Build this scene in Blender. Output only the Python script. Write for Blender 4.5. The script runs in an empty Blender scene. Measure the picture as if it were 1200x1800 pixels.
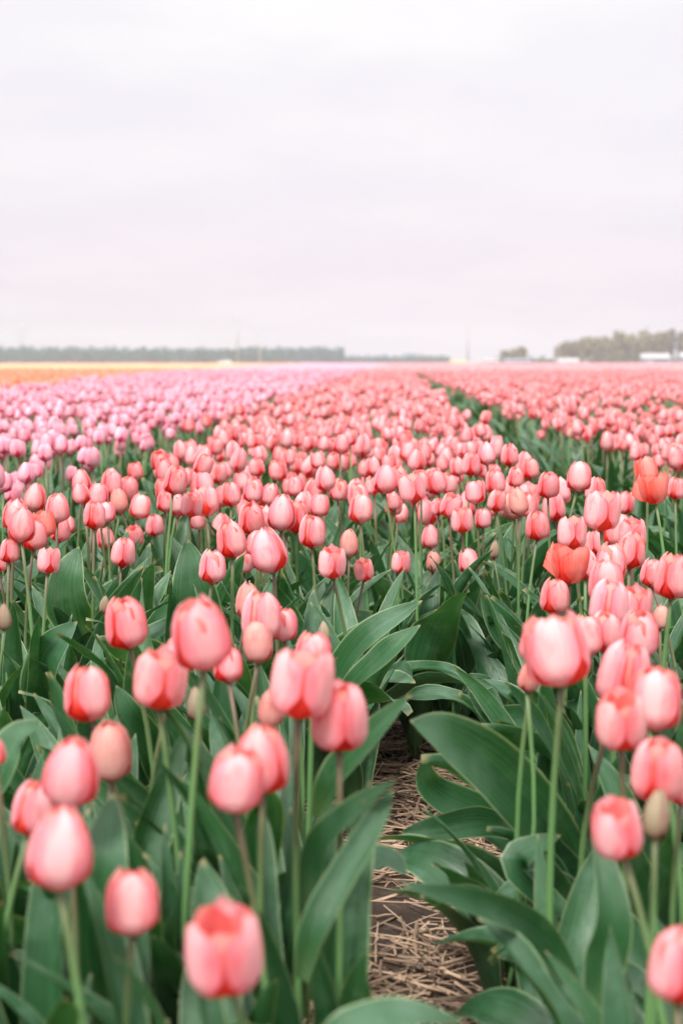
import bpy, math, random
import numpy as np
R = math.radians
rng = np.random.default_rng(11)
random.seed(11)
scene = bpy.context.scene
col = scene.collection

# ------------------------------------------------------------------ camera, sky, sun, exposure
cd = bpy.data.cameras.new("camera"); cam = bpy.data.objects.new("camera", cd); col.objects.link(cam)
cam.location = (0, 0, .78)
cam.rotation_euler = (R(90) - math.atan(263 / 2500), 0, math.atan(90 / 2500))
cd.sensor_fit = 'VERTICAL'; cd.sensor_height = 36; cd.lens = 50
cd.clip_start = .05; cd.clip_end = 9000
cd.dof.use_dof = True; cd.dof.focus_distance = 2.5; cd.dof.aperture_fstop = 4.6
scene.camera = cam
SUN_EL, SUN_AZ = R(52), R(205)          # azimuth clockwise from +Y: behind the camera, a little to its left
world = bpy.data.worlds.new("World"); scene.world = world; world.use_nodes = True
wt = world.node_tree; wt.nodes.clear()
def nd(t, kind, **kw):
    n = t.nodes.new(kind)
    for k, v in kw.items(): setattr(n, k, v)
    return n
def mathn(t, op, a, b=None, c=None, clamp=False):
    n = nd(t, 'ShaderNodeMath', operation=op, use_clamp=clamp)
    for i, v in enumerate((a, b, c)):
        if v is None: continue
        if isinstance(v, (int, float)): n.inputs[i].default_value = v
        else: t.links.new(v, n.inputs[i])
    return n.outputs[0]
def smooth(t, x, a, b):
    n = nd(t, 'ShaderNodeMapRange', interpolation_type='SMOOTHSTEP')
    t.links.new(x, n.inputs[0]); n.inputs[1].default_value = a; n.inputs[2].default_value = b
    return n.outputs[0]
def mixc(t, f, a, b, mode='MIX'):
    n = nd(t, 'ShaderNodeMix', data_type='RGBA', blend_type=mode)
    for s, v in ((n.inputs[0], f), (n.inputs[6], a), (n.inputs[7], b)):
        if isinstance(v, (int, float)): s.default_value = v
        elif isinstance(v, tuple): s.default_value = (*v, 1) if len(v) == 3 else v
        else: t.links.new(v, s)
    return n.outputs[2]
def noise(t, vec, scale, detail=3, rough=.55):
    n = nd(t, 'ShaderNodeTexNoise'); n.inputs['Scale'].default_value = scale
    n.inputs['Detail'].default_value = detail; n.inputs['Roughness'].default_value = rough
    if vec is not None: t.links.new(vec, n.inputs['Vector'])
    return n.outputs[0]
sky = nd(wt, 'ShaderNodeTexSky', sky_type='NISHITA', sun_disc=False)
sky.sun_elevation = SUN_EL; sky.sun_rotation = SUN_AZ; sky.dust_density = 4
tc = nd(wt, 'ShaderNodeTexCoord'); sx = nd(wt, 'ShaderNodeSeparateXYZ')
wt.links.new(tc.outputs['Generated'], sx.inputs[0])
zz = mathn(wt, 'MAXIMUM', sx.outputs[2], 0)
# flat cloud deck: project the view direction on a plane overhead
den = mathn(wt, 'ADD', zz, .10)
cx = nd(wt, 'ShaderNodeCombineXYZ')
wt.links.new(mathn(wt, 'DIVIDE', sx.outputs[0], den), cx.inputs[0]); wt.links.new(mathn(wt, 'DIVIDE', sx.outputs[1], den), cx.inputs[1])
cl1 = smooth(wt, noise(wt, cx.outputs[0], .62, 6), .36, .64)
cl2 = smooth(wt, noise(wt, cx.outputs[0], .95, 6), .38, .64)
hor = mixc(wt, cl2, (3.326, 3.118, 3.402), (3.515, 3.307, 3.506))
top = mixc(wt, cl1, (3.610, 3.421, 3.591), (4.016, 3.893, 3.808))
base = mixc(wt, smooth(wt, zz, .03, .24), hor, top)
gain = mathn(wt, 'MULTIPLY_ADD', smooth(wt, zz, .20, .95), 1.75, 1.0)
vs = nd(wt, 'ShaderNodeVectorMath', operation='SCALE'); wt.links.new(base, vs.inputs[0]); wt.links.new(gain, vs.inputs[3])
mixs = mixc(wt, .93, sky.outputs[0], vs.outputs[0])
bg = nd(wt, 'ShaderNodeBackground'); bg.inputs[1].default_value = .1
wt.links.new(mixs, bg.inputs[0])
wo = nd(wt, 'ShaderNodeOutputWorld'); wt.links.new(bg.outputs[0], wo.inputs[0])
sd = bpy.data.lights.new("sun", 'SUN'); so = bpy.data.objects.new("sun", sd); col.objects.link(so)
sd.energy = 1.5; sd.angle = R(14); sd.color = (1, .97, .93)
so.rotation_euler = (R(90) - SUN_EL, 0, math.pi - SUN_AZ)   # a sun lamp shines along its -Z: this one comes from azimuth SUN_AZ
vsn = scene.view_settings
vsn.view_transform = 'Standard'; vsn.look = 'None'; vsn.gamma = 1; vsn.use_curve_mapping = False
vsn.exposure = 1.40
scene.cycles.use_denoising = True
scene.cycles.max_bounces = 8; scene.cycles.transmission_bounces = 4; scene.cycles.volume_bounces = 1
scene.cycles.volume_step_rate = 10; scene.cycles.caustics_reflective = False; scene.cycles.caustics_refractive = False

# ------------------------------------------------------------------ materials
def new_mat(name):
    m = bpy.data.materials.new(name); m.use_nodes = True; t = m.node_tree; t.nodes.clear()
    out = nd(t, 'ShaderNodeOutputMaterial')
    return m, t, out
def attr(t, name):
    a = nd(t, 'ShaderNodeAttribute', attribute_name=name); s = nd(t, 'ShaderNodeSeparateXYZ')
    t.links.new(a.outputs['Vector'], s.inputs[0]); return a, s
def principled(t, out, colour, rough, spec=.4, trans=0, tcol=None, normal=None):
    p = nd(t, 'ShaderNodeBsdfPrincipled'); 
    if isinstance(rough, (int, float)): p.inputs['Roughness'].default_value = rough
    else: t.links.new(rough, p.inputs['Roughness'])
    p.inputs['Specular IOR Level'].default_value = spec
    if isinstance(colour, tuple): p.inputs['Base Color'].default_value = (*colour, 1)
    else: t.links.new(colour, p.inputs['Base Color'])
    if normal is not None: t.links.new(normal, p.inputs['Normal'])
    if trans:
        tr = nd(t, 'ShaderNodeBsdfTranslucent'); ms = nd(t, 'ShaderNodeMixShader'); ms.inputs[0].default_value = trans
        t.links.new(tcol if tcol is not None else colour, tr.inputs[0])
        t.links.new(p.outputs[0], ms.inputs[1]); t.links.new(tr.outputs[0], ms.inputs[2]); t.links.new(ms.outputs[0], out.inputs[0])
    else: t.links.new(p.outputs[0], out.inputs[0])
    return p
def petal_mat(name, pale, mid, red, edge=.8, innr=.8, trans=.38, rim=None, flush=.48, coral=None):
    m, t, out = new_mat(name)
    a, s = attr(t, 'pet'); u, v, inn = s.outputs
    oi = nd(t, 'ShaderNodeObjectInfo')
    au = mathn(t, 'ABSOLUTE', u)
    cxy = nd(t, 'ShaderNodeCombineXYZ')
    t.links.new(mathn(t, 'MULTIPLY', u, 9), cxy.inputs[0]); t.links.new(mathn(t, 'MULTIPLY', v, 1.1), cxy.inputs[1])
    t.links.new(mathn(t, 'MULTIPLY', oi.outputs['Random'], 40), cxy.inputs[2])
    st = noise(t, cxy.outputs[0], 1.6, 4, .6)                       # veins that run up the petal
    stc = mathn(t, 'SUBTRACT', st, .5)
    f = smooth(t, mathn(t, 'MULTIPLY_ADD', stc, 1.1, au), .15, .92)
    c = mixc(t, f, pale, mid)
    pat = nd(t, 'ShaderNodeCombineXYZ'); t.links.new(mathn(t, 'MULTIPLY', u, 1.3), pat.inputs[0]); t.links.new(mathn(t, 'MULTIPLY', v, 1.6), pat.inputs[1]); t.links.new(mathn(t, 'MULTIPLY', oi.outputs['Random'], 77), pat.inputs[2])
    fl = smooth(t, noise(t, pat.outputs[0], 1.3, 3, .5), .50, .74)
    c = mixc(t, mathn(t, 'MULTIPLY', fl, flush), c, mixc(t, .55, mid, red))      # uneven flush of deeper colour
    # veins and foot
    c = mixc(t, mathn(t, 'MULTIPLY', smooth(t, v, .38, .0), .35), c, mid)
    e = smooth(t, mathn(t, 'MULTIPLY_ADD', stc, .22, au), .975 - .075 * edge, 1.0)
    c = mixc(t, mathn(t, 'MULTIPLY', e, edge), c, rim or red)
    tip = smooth(t, mathn(t, 'MULTIPLY_ADD', stc, .35, v), .93, 1.03)
    c = mixc(t, mathn(t, 'MULTIPLY', tip, edge * .7), c, rim or red)
    iv = mathn(t, 'MULTIPLY', inn, mathn(t, 'MULTIPLY_ADD', smooth(t, v, .75, .3), 1 - innr, innr), clamp=True)
    c = mixc(t, mathn(t, 'MULTIPLY', inn, .62), c, coral or mid)                 # inner petals are the warmer ones
    c = mixc(t, mathn(t, 'MULTIPLY', iv, smooth(t, v, .62, .22)), c, red)       # scarlet foot seen between the outer petals
    # hue differs from flower to flower
    tint = mixc(t, oi.outputs['Random'], (.99, .90, .90), (1.03, 1.08, 1.08))
    c = mixc(t, 1.0, c, tint, 'MULTIPLY'); c = mixc(t, 1.0, c, oi.outputs['Color'], 'MULTIPLY')
    bp = nd(t, 'ShaderNodeBump'); bp.inputs['Strength'].default_value = .25; bp.inputs['Distance'].default_value = .002
    t.links.new(st, bp.inputs['Height'])
    principled(t, out, c, .6, .22, trans, None, bp.outputs[0])
    return m
PALE, MID, RED = (.96, .585, .595), (.92, .295, .345), (.78, .06, .035)
M = {}
M['pink'] = petal_mat('pink_petal', PALE, MID, RED, .75, .9, coral=(.93, .27, .20))
M['rose'] = petal_mat('rose_petal', (.95, .52, .53), (.91, .25, .285), (.76, .04, .025), .95, 1., coral=(.92, .20, .14), flush=.5)
M['red'] = petal_mat('orange_red_petal', (.94, .37, .31), (.90, .175, .135), (.80, .05, .03), .8, .7)
M['muted'] = petal_mat('muted_petal', (.84, .47, .41), (.80, .34, .31), (.66, .12, .09), .6, .4)
M['bud'] = petal_mat('bud_petal', (.36, .31, .20), (.34, .22, .16), (.40, .13, .09), .4, .1, .2)
M['lilac'] = petal_mat('lilac_petal', (.945, .59, .665), (.925, .385, .50), (.72, .08, .18), .0, .42, .36)
M['orange'] = petal_mat('orange_petal', (.95, .52, .35), (.93, .40, .24), (.86, .26, .12), .3, .3)
M['yellow'] = petal_mat('yellow_petal', (.95, .67, .43), (.94, .56, .33), (.90, .40, .18), .2, .3)

def leaf_mat():
    m, t, out = new_mat('tulip_leaf')
    a, s = attr(t, 'pet'); u, v, k = s.outputs
    oi = nd(t, 'ShaderNodeObjectInfo')
    au = mathn(t, 'ABSOLUTE', u)
    cxy = nd(t, 'ShaderNodeCombineXYZ')
    t.links.new(mathn(t, 'MULTIPLY', u, 16), cxy.inputs[0]); t.links.new(mathn(t, 'MULTIPLY', v, 1.3), cxy.inputs[1])
    t.links.new(mathn(t, 'MULTIPLY', oi.outputs['Random'], 30), cxy.inputs[2])
    st = noise(t, cxy.outputs[0], 1.4, 4, .62)
    tcn = nd(t, 'ShaderNodeTexCoord')
    bl = noise(t, tcn.outputs['Object'], 9, 4, .6)
    c = mixc(t, smooth(t, st, .36, .64), (.018, .078, .026), (.038, .138, .050))
    c = mixc(t, mathn(t, 'MULTIPLY', smooth(t, bl, .46, .72), .6), c, (.100, .205, .135))      # waxy bloom, with pale bluish leaf highlights painted in
    c = mixc(t, mathn(t, 'MULTIPLY', smooth(t, v, .30, .02), .6), c, (.13, .22, .10))
    c = mixc(t, mathn(t, 'MULTIPLY', smooth(t, mathn(t, 'MULTIPLY_ADD', mathn(t, 'SUBTRACT', bl, .5), .10, au), .90, .97), .62), c, (.34, .44, .25))   # pale margin
    c = mixc(t, mathn(t, 'MULTIPLY', smooth(t, v, .965, 1.0), .8), c, (.36, .33, .17))          # drying tip
    spk = noise(t, tcn.outputs['Object'], 55, 3, .7)
    c = mixc(t, mathn(t, 'MULTIPLY', smooth(t, spk, .66, .74), .55), c, (.17, .14, .075))      # soil splashes
    tint = mixc(t, oi.outputs['Random'], (.70, .80, .74), (1.22, 1.12, 1.10))
    c = mixc(t, 1.0, c, tint, 'MULTIPLY')
    bp = nd(t, 'ShaderNodeBump'); bp.inputs['Strength'].default_value = .6; bp.inputs['Distance'].default_value = .002
    t.links.new(st, bp.inputs['Height'])
    tcol = mixc(t, 1.0, c, (1.7, 1.9, .7), 'MULTIPLY')
    rg = mathn(t, 'MULTIPLY_ADD', bl, .25, .24)
    principled(t, out, c, rg, .6, .18, tcol, bp.outputs[0])
    return m
M['leaf'] = leaf_mat()
def stem_mat():
    m, t, out = new_mat('tulip_stem'); a, s = attr(t, 'pet'); v = s.outputs[1]
    oi = nd(t, 'ShaderNodeObjectInfo')
    sh = mathn(t, 'MULTIPLY_ADD', oi.outputs['Random'], .35, v)
    c = mixc(t, smooth(t, sh, .75, 1.25), (.12, .25, .085), (.135, .095, .06))
    principled(t, out, c, .45, .4); return m
M['stem'] = stem_mat()
def straw_mat():
    m, t, out = new_mat('straw'); a, s = attr(t, 'pet')
    c = mixc(t, s.outputs[2], (.055, .034, .022), (.64, .45, .31))
    principled(t, out, c, .6, .3); return m
M['straw'] = straw_mat()
def ground_mat():
    m, t, out = new_mat('soil')
    g = nd(t, 'ShaderNodeNewGeometry')
    n1 = noise(t, g.outputs['Position'], 6, 6, .65); n2 = noise(t, g.outputs['Position'], 60, 5, .7)
    c = mixc(t, smooth(t, n1, .3, .7), (.038, .026, .019), (.085, .060, .044))
    c = mixc(t, mathn(t, 'MULTIPLY', smooth(t, n2, .5, .75), .5), c, (.20, .15, .115))
    sp = nd(t, 'ShaderNodeSeparateXYZ'); t.links.new(g.outputs['Position'], sp.inputs[0])
    c = mixc(t, smooth(t, sp.outputs[1], 440, 470), c, (.09, .16, .06))
    bp = nd(t, 'ShaderNodeBump'); bp.inputs['Strength'].default_value = .7; bp.inputs['Distance'].default_value = .01
    t.links.new(n2, bp.inputs['Height'])
    principled(t, out, c, .85, .25, 0, None, bp.outputs[0]); return m
M['soil'] = ground_mat()
def plain(name, c, rough=.6, spec=.4, var=.15, sc=1.):
    m, t, out = new_mat(name)
    tcn = nd(t, 'ShaderNodeTexCoord'); n = noise(t, tcn.outputs['Object'], sc, 4, .6)
    cc = mixc(t, n, tuple(x * (1 - var) for x in c), tuple(min(1, x * (1 + var)) for x in c))
    principled(t, out, cc, rough, spec); return m
M['wood'] = plain('far_bark', (.10, .085, .065), .9)
M['crown_brown'] = plain('budding_crown', (.20, .20, .095), .9, .1, .35, .4)
M['crown_green'] = plain('green_crown', (.085, .15, .075), .9, .1, .3, .4)
M['crown_dark'] = plain('dark_crown', (.10, .11, .07), .9, .1, .3, .4)
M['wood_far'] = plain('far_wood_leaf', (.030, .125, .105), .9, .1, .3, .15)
M['white'] = plain('white_roof', (.36, .36, .37), .5)
M['bluegrey'] = plain('blue_grey_cladding', (.22, .27, .33), .6)
M['yellowp'] = plain('yellow_tarpaulin', (.80, .46, .12), .6)
M['grey'] = plain('galvanised_steel', (.42, .42, .43), .5)
M['darkcar'] = plain('dark_car_paint', (.03, .03, .035), .35)
M['whitecar'] = plain('white_car_paint', (.8, .8, .8), .35)
M['glass'] = plain('dark_glass', (.03, .035, .04), .15)
M['rubber'] = plain('rubber', (.02, .02, .02), .8)

# ------------------------------------------------------------------ mesh helpers
class MB:
    """collects quads / tris with a vec3 attribute per point and a material slot per face"""
    def __init__(s): s.v = []; s.a = []; s.f = []; s.m = []; s.n = 0
    def add(s, v, f, a=None, m=0):
        v = np.asarray(v, float).reshape(-1, 3)
        a = np.zeros_like(v) if a is None else np.asarray(a, float).reshape(-1, 3)
        s.v.append(v); s.a.append(a)
        for q in f: s.f.append(tuple(int(i) + s.n for i in q)); s.m.append(m)
        s.n += len(v)
    def mesh(s, name, mats, smooth=True):
        me = bpy.data.meshes.new(name)
        v = np.concatenate(s.v); me.from_pydata(v.tolist(), [], s.f)
        at = me.attributes.new('pet', 'FLOAT_VECTOR', 'POINT'); at.data.foreach_set('vector', np.concatenate(s.a).astype(np.float32).ravel())
        for m in mats: me.materials.append(m)
        me.polygons.foreach_set('material_index', np.array(s.m, dtype=np.int32))
        me.polygons.foreach_set('use_smooth', np.full(len(s.f), smooth))
        me.update(); return me
def grid_faces(nu, nv):                                             # nu x nv points, v outer index
    return [(j * nu + i, j * nu + i + 1, (j + 1) * nu + i + 1, (j + 1) * nu + i) for j in range(nv - 1) for i in range(nu - 1)]
def link(me, name, parent=None, loc=(0, 0, 0), rot=(0, 0, 0), scale=1.):
    o = bpy.data.objects.new(name, me); col.objects.link(o); o.parent = parent
    o.location = loc; o.rotation_euler = rot; o.scale = (scale,) * 3 if isinstance(scale, (int, float)) else scale
    return o
def tag(o, label=None, cat=None, group=None, kind=None):
    for k, v in (('label', label), ('category', cat), ('group', group), ('kind', kind)):
        if v: o[k] = v
    return o
def empty(name, loc): 
    o = bpy.data.objects.new(name, None); col.objects.link(o); o.location = loc; return o

SHAPES = {  # profile of radius over height, height, outer half angle, inner half angle, tip drop, spread
 'egg':   ([(0,.20),(.04,.56),(.12,.84),(.26,.98),(.42,1.),(.60,.92),(.78,.72),(.90,.50),(1,.20)], 1.33, 55, 64, .16),
 'oval':  ([(0,.22),(.04,.60),(.12,.88),(.26,1.),(.50,.99),(.70,.91),(.86,.74),(.95,.54),(1,.34)], 1.25, 54, 64, .19),
 'top':   ([(0,.22),(.04,.62),(.12,.88),(.26,.99),(.50,1.),(.72,.95),(.88,.86),(.96,.76),(1,.62)], 1.17, 53, 62, .24),
 'open':  ([(0,.18),(.05,.50),(.16,.72),(.38,.90),(.65,.98),(.85,.97),(.95,.92),(1,.84)], 1.05, 54, 52, .24),
 'bud':   ([(0,.22),(.05,.60),(.18,.88),(.36,1.),(.58,.90),(.78,.62),(.92,.30),(1,.05)], 1.95, 66, 60, .02),
 'half':  ([(0,.2),(.05,.62),(.16,.90),(.36,1.),(.60,.95),(.80,.76),(.93,.46),(1,.16)], 1.50, 62, 60, .08)}
def smoothstep(x, a, b):
    t = np.clip((x - a) / (b - a), 0, 1); return t * t * (3 - 2 * t)
def petal(shape, theta, inner, seed, nu, nv, lean=0.):
    """one petal of a bloom one unit wide, foot at the origin, facing theta"""
    g = np.random.default_rng(seed)
    prof, hgt, wo_, wi_, drop = SHAPES[shape]
    px, pr = zip(*prof)
    u = np.linspace(-1, 1, nu); t = np.linspace(0, 1, nv)
    U, T = np.meshgrid(u, t)
    T = T ** .9
    ph = g.uniform(0, 6.28, 4)
    V = T * (1 - (drop + g.uniform(-.02, .03)) * np.abs(U) ** 1.85) * (1 - (.03 if inner else 0)) * (1 - .018 * np.sin(9 * U + ph[3]) * smoothstep(T, .7, 1)) * g.uniform(.93, 1.03)
    rr = np.interp(V, px, pr)
    half = np.radians((wi_ if inner else wo_) + g.uniform(-5, 7)) * (.46 + .54 * smoothstep(V, 0, .42))
    half *= 1 - .10 * smoothstep(V, .75, 1)
    ang = theta + U * half + np.radians(g.uniform(-5, 5))
    rr = rr * (.90 if inner else 1.0)
    rr = rr * (1 + .05 * U * U * (0 if inner else 1) - .045 * np.exp(-(U / .16) ** 2) * smoothstep(V, .1, .4) * smoothstep(V, 1., .7))
    rr = rr + .018 * np.sin(5 * V + ph[0] + 2 * U) + .022 * np.sin(7 * U + ph[1]) * smoothstep(V, .55, 1)
    rr = rr * (1 + lean * V ** 1.6 + g.uniform(-.09, .12) * V ** 2)
    rr = np.maximum(rr, .015)
    Z = V * hgt + .018 * np.sin(6 * U + ph[2]) * smoothstep(V, .75, 1)
    X = .5 * rr * np.cos(ang); Y = .5 * rr * np.sin(ang)
    return np.stack([X, Y, Z], -1), np.stack([U, T, np.full_like(U, inner)], -1)
def leaf_arr(L, W, phi0, phi1, fold, wave, twist, seed, nu=7, nv=15):
    """lance-shaped leaf from the origin: rises and bends over towards +X"""
    g = np.random.default_rng(seed)
    s = np.linspace(0, 1, nv); phi = phi0 + phi1 * s ** 1.7
    ds = L / (nv - 1)
    cx_ = np.concatenate([[0], np.cumsum(np.sin((phi[1:] + phi[:-1]) / 2) * ds)])
    cz_ = np.concatenate([[0], np.cumsum(np.cos((phi[1:] + phi[:-1]) / 2) * ds)])
    side = .10 * L * g.uniform(-1, 1) * s ** 2
    w = np.maximum(W * .5 * np.minimum(1, .42 + 1.35 * s) ** 1.1 * np.clip(1 - s ** 3.2, 0, 1) ** .9, 0.0006)
    u = np.linspace(-1, 1, nu); U, S = np.meshgrid(u, s)
    Wd = w[:, None]; PH = phi[:, None]
    roll = twist * S
    fl = fold * (1 - .55 * S)
    # cross-section: a channel, edges lifted towards the normal
    a = U * Wd * np.cos(fl * np.abs(U)); b = np.abs(U) ** 1.35 * Wd * np.sin(fl)
    ph = g.uniform(0, 6.28, 3)
    b = b + wave * W * np.abs(U) ** 2 * (np.sin(9 * S + ph[0] + 1.3 * np.sign(U)) + .6 * np.sin(17 * S + ph[1] + 2.1 * np.sign(U))) * smoothstep(S, .08, .3)
    a, b = a * np.cos(roll) - b * np.sin(roll), a * np.sin(roll) + b * np.cos(roll)
    # tangent (sin,0,cos), side y, normal pointing inward/up (-cos,0,sin)
    X = cx_[:, None] - b * np.cos(PH); Z = cz_[:, None] + b * np.sin(PH); Y = a + side[:, None]
    return np.stack([X, Y, Z], -1), np.stack([U, S, np.zeros_like(U)], -1)
def mesh_from_arr(name, va, mat):
    v, a = va; nv, nu = v.shape[:2]
    b = MB(); b.add(v, grid_faces(nu, nv), a); return b.mesh(name, [mat])
def tube(path, radii, n=6):
    path = np.asarray(path, float); k = len(path); radii = np.broadcast_to(radii, (k,))
    tg = np.gradient(path, axis=0); tg /= np.linalg.norm(tg, axis=1)[:, None]
    up = np.where(np.abs(tg[:, 2:3]) > .9, np.array([[1., 0, 0]]), np.array([[0, 0, 1.]]))
    s1 = np.cross(tg, up); s1 /= np.linalg.norm(s1, axis=1)[:, None]; s2 = np.cross(tg, s1)
    an = np.linspace(0, 2 * np.pi, n, endpoint=False)
    v = path[:, None] + radii[:, None, None] * (np.cos(an)[None, :, None] * s1[:, None] + np.sin(an)[None, :, None] * s2[:, None])
    f = [(j * n + i, j * n + (i + 1) % n, (j + 1) * n + (i + 1) % n, (j + 1) * n + i) for j in range(k - 1) for i in range(n)]
    a = np.zeros_like(v); a[..., 1] = np.linspace(0, 1, k)[:, None]
    f.append(tuple(range(n))[::-1]); f.append(tuple((k - 1) * n + i for i in range(n)))
    return v.reshape(-1, 3), f, a.reshape(-1, 3)
def box(b, c, s, m=0, rz=0):
    x, y, z = [q / 2 for q in s]
    v = np.array([(-x,-y,-z),(x,-y,-z),(x,y,-z),(-x,y,-z),(-x,-y,z),(x,-y,z),(x,y,z),(-x,y,z)], float)
    cr, sr = math.cos(rz), math.sin(rz); v = np.stack([v[:,0]*cr - v[:,1]*sr, v[:,0]*sr + v[:,1]*cr, v[:,2]], -1) + np.array(c)
    b.add(v, [(3,2,1,0),(4,5,6,7),(0,1,5,4),(1,2,6,5),(2,3,7,6),(3,0,4,7)], None, m)

# petal sets: kind -> list of variants, each six petal meshes (three outer first)
NVAR = 5
def petal_set(kind, shape, mat, nu, nv, lean=0., drop_one=False):
    sets = []
    for k in range(NVAR):
        ms = []
        for i in range(6):
            inner = i >= 3
            th = R(-90) + (i % 3) * R(120) + (R(60) if inner else 0)
            ms.append(mesh_from_arr('petal', petal(shape, th, float(inner), hash((shape, k, i)) % 9999 if False else 97 * k + 13 * i + len(shape), nu, nv, lean), mat))
        sets.append(ms)
    return sets
HI, LO = (13, 14), (8, 9)
PS = {}
for q, (nu, nv) in (('hi', HI), ('lo', LO)):
    PS['e', q] = petal_set('e', 'egg', M['pink'], nu, nv)
    PS['o', q] = petal_set('o', 'oval', M['pink'], nu, nv)
    PS['t', q] = petal_set('t', 'top', M['pink'], nu, nv)
    PS['r', q] = petal_set('r', 'oval', M['rose'], nu, nv)
    PS['R', q] = petal_set('R', 'top', M['red'], nu, nv)
    PS['Q', q] = petal_set('Q', 'open', M['red'], nu, nv)
    PS['k', q] = petal_set('k', 'half', M['muted'], nu, nv)
    PS['b', q] = petal_set('b', 'bud', M['bud'], nu, nv)
HGT = {'e': 1.33, 'o': 1.25, 't': 1.17, 'r': 1.25, 'R': 1.17, 'Q': 1.05, 'k': 1.5, 'b': 1.95}
LEAF = []
for k in range(12):                                                 # broad lower leaves
    g = np.random.default_rng(300 + k)
    LEAF.append(mesh_from_arr('leaf', leaf_arr(1., g.uniform(.24, .34), R(g.uniform(6, 26)), R(g.uniform(35, 115)), g.uniform(.35, .9), g.uniform(.03, .10), g.uniform(-.9, .9), 40 + k, 9, 20), M['leaf']))
LEAFN = []
for k in range(10):                                                 # narrow upper leaves
    g = np.random.default_rng(500 + k)
    LEAFN.append(mesh_from_arr('leaf', leaf_arr(1., g.uniform(.12, .20), R(g.uniform(3, 15)), R(g.uniform(5, 55)), g.uniform(.5, 1.1), g.uniform(.01, .06), g.uniform(-.8, .8), 80 + k, 7, 16), M['leaf']))

b = MB(); v, f, a = tube([(0, 0, -.04), (0, 0, .04), (0, 0, .30), (0, 0, .42)], np.array([.085, .13, .06, .085]), 8); b.add(v, f, a)
CORE = b.mesh('bloom', [M['stem']])                                 # receptacle and pistil that carry the petals
LEAFU = []
for k in range(10):                                                 # upright leaves that stand round the stems
    g = np.random.default_rng(900 + k)
    LEAFU.append(mesh_from_arr('leaf', leaf_arr(1., g.uniform(.11, .20), R(g.uniform(1, 12)), R(g.uniform(15, 70)), g.uniform(.35, 1.0), g.uniform(.03, .10), g.uniform(-1.2, 1.2), 140 + k, 9, 20), M['leaf']))
def add_leaves(root, n, size, seed, away=None, spread=math.pi, up=.45):
    g = np.random.default_rng(seed)
    a0 = g.uniform(0, 6.28)
    for i in range(n):
        narrow = i >= max(1, n - 1 - (n > 3))
        me = (LEAFN if narrow else LEAFU if g.random() < up else LEAF)[g.integers(0, 10)]
        L = size * (g.uniform(.80, 1.15) if not narrow else g.uniform(.70, 1.0))
        rz = a0 + i * 2.3 + g.uniform(-.5, .5)
        if away is not None: rz = away + g.uniform(-spread, spread)
        link(me, 'leaf', root, (.008 * math.cos(rz), .008 * math.sin(rz), .01 + .02 * i), (g.normal(0, .08), g.normal(0, .08), rz), L)
def tulip(name, x, y, z, w, typ, label, group, seed, leaves=3, q='hi', size=.34, away=None, spread=math.pi, up=.45):
    g = np.random.default_rng(seed)
    hgt = HGT[typ] * w
    bx, by = g.normal(0, .014, 2)
    root = empty(name, (x + bx, y + by, 0)); tag(root, label, 'tulip' if typ != 'b' else 'tulip bud', group)
    zb = z - hgt / 2
    n = 9; s = np.linspace(0, 1, n)
    bend = g.normal(0, .019, 2)
    path = np.stack([-bx * s ** 1.5 + bend[0] * np.sin(np.pi * s), -by * s ** 1.5 + bend[1] * np.sin(np.pi * s), s * (zb + .012 * w / .045)], -1)
    rad = (.0031 if typ != 'b' else .0024) * (w / .045) ** .3 * (1.25 - .35 * s)
    b = MB(); v, f, a = tube(path, rad, 8 if q == 'hi' else 6); b.add(v, f, a); link(b.mesh('stem', [M['stem']]), 'stem', root)
    tilt = (g.normal(0, .09) + .02, g.normal(0, .10)); 
    rz = {'e': 0, 'o': .25, 't': R(60), 'r': R(48), 'R': R(30), 'Q': R(30), 'k': R(15), 'b': R(40)}[typ] + g.normal(0, .28)
    var = PS[typ, q][int(g.integers(0, NVAR))]
    tone = g.uniform(.94, 1.05); cc = (1.0, tone, tone * g.uniform(.97, 1.04), 1)
    core = link(CORE, 'bloom', root, (-bx, -by, zb), (tilt[0], tilt[1], rz), w)
    for i, me in enumerate(var):
        o = link(me, 'petal', core, (0, 0, 0), (0, 0, 0), (1, g.uniform(.96, 1.0), 1))
        o.color = cc
        if typ == 'Q' and i == 1:                       # one petal has fallen open to the side
            o.rotation_euler = (0, 0, 0); o.rotation_euler = (-.75, -.45, 0); o.location = (0, 0, .10)
    if leaves: add_leaves(root, leaves, size, seed + 7, away, spread, up)
    return root

# ------------------------------------------------------------------ setting
b = MB()
def axis(lo, hi, near, step, growth=1.35):
    p = list(np.arange(-near, near + 1e-6, step)); d = step; x = near
    while x < hi: d *= growth; x += d; p.append(min(x, hi))
    d = step; x = -near
    while x > lo: d *= growth; x -= d; p.insert(0, max(x, lo))
    return np.array(p)
gx = axis(-3500, 3500, 1.4, .045); gy = axis(-400, 6000, 2.2, .045) + 2.0
GX, GY = np.meshgrid(gx, gy)
def ground_z(x, y):
    near = np.clip(1 - np.hypot(x, y - 2) / 9, 0, 1)
    return near * (.012 * np.sin(9 * x + 1.3 * y) * np.cos(7 * y - 2 * x) + .008 * np.sin(23 * x - 5 * y) + .006 * np.cos(31 * y + 11 * x)) - .012
b.add(np.stack([GX, GY, ground_z(GX, GY)], -1), grid_faces(len(gx), len(gy)))
tag(link(b.mesh('ground', [M['soil']]), 'ground'), 'dark bare soil under the tulip beds and the path', None, None, 'structure')

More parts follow.
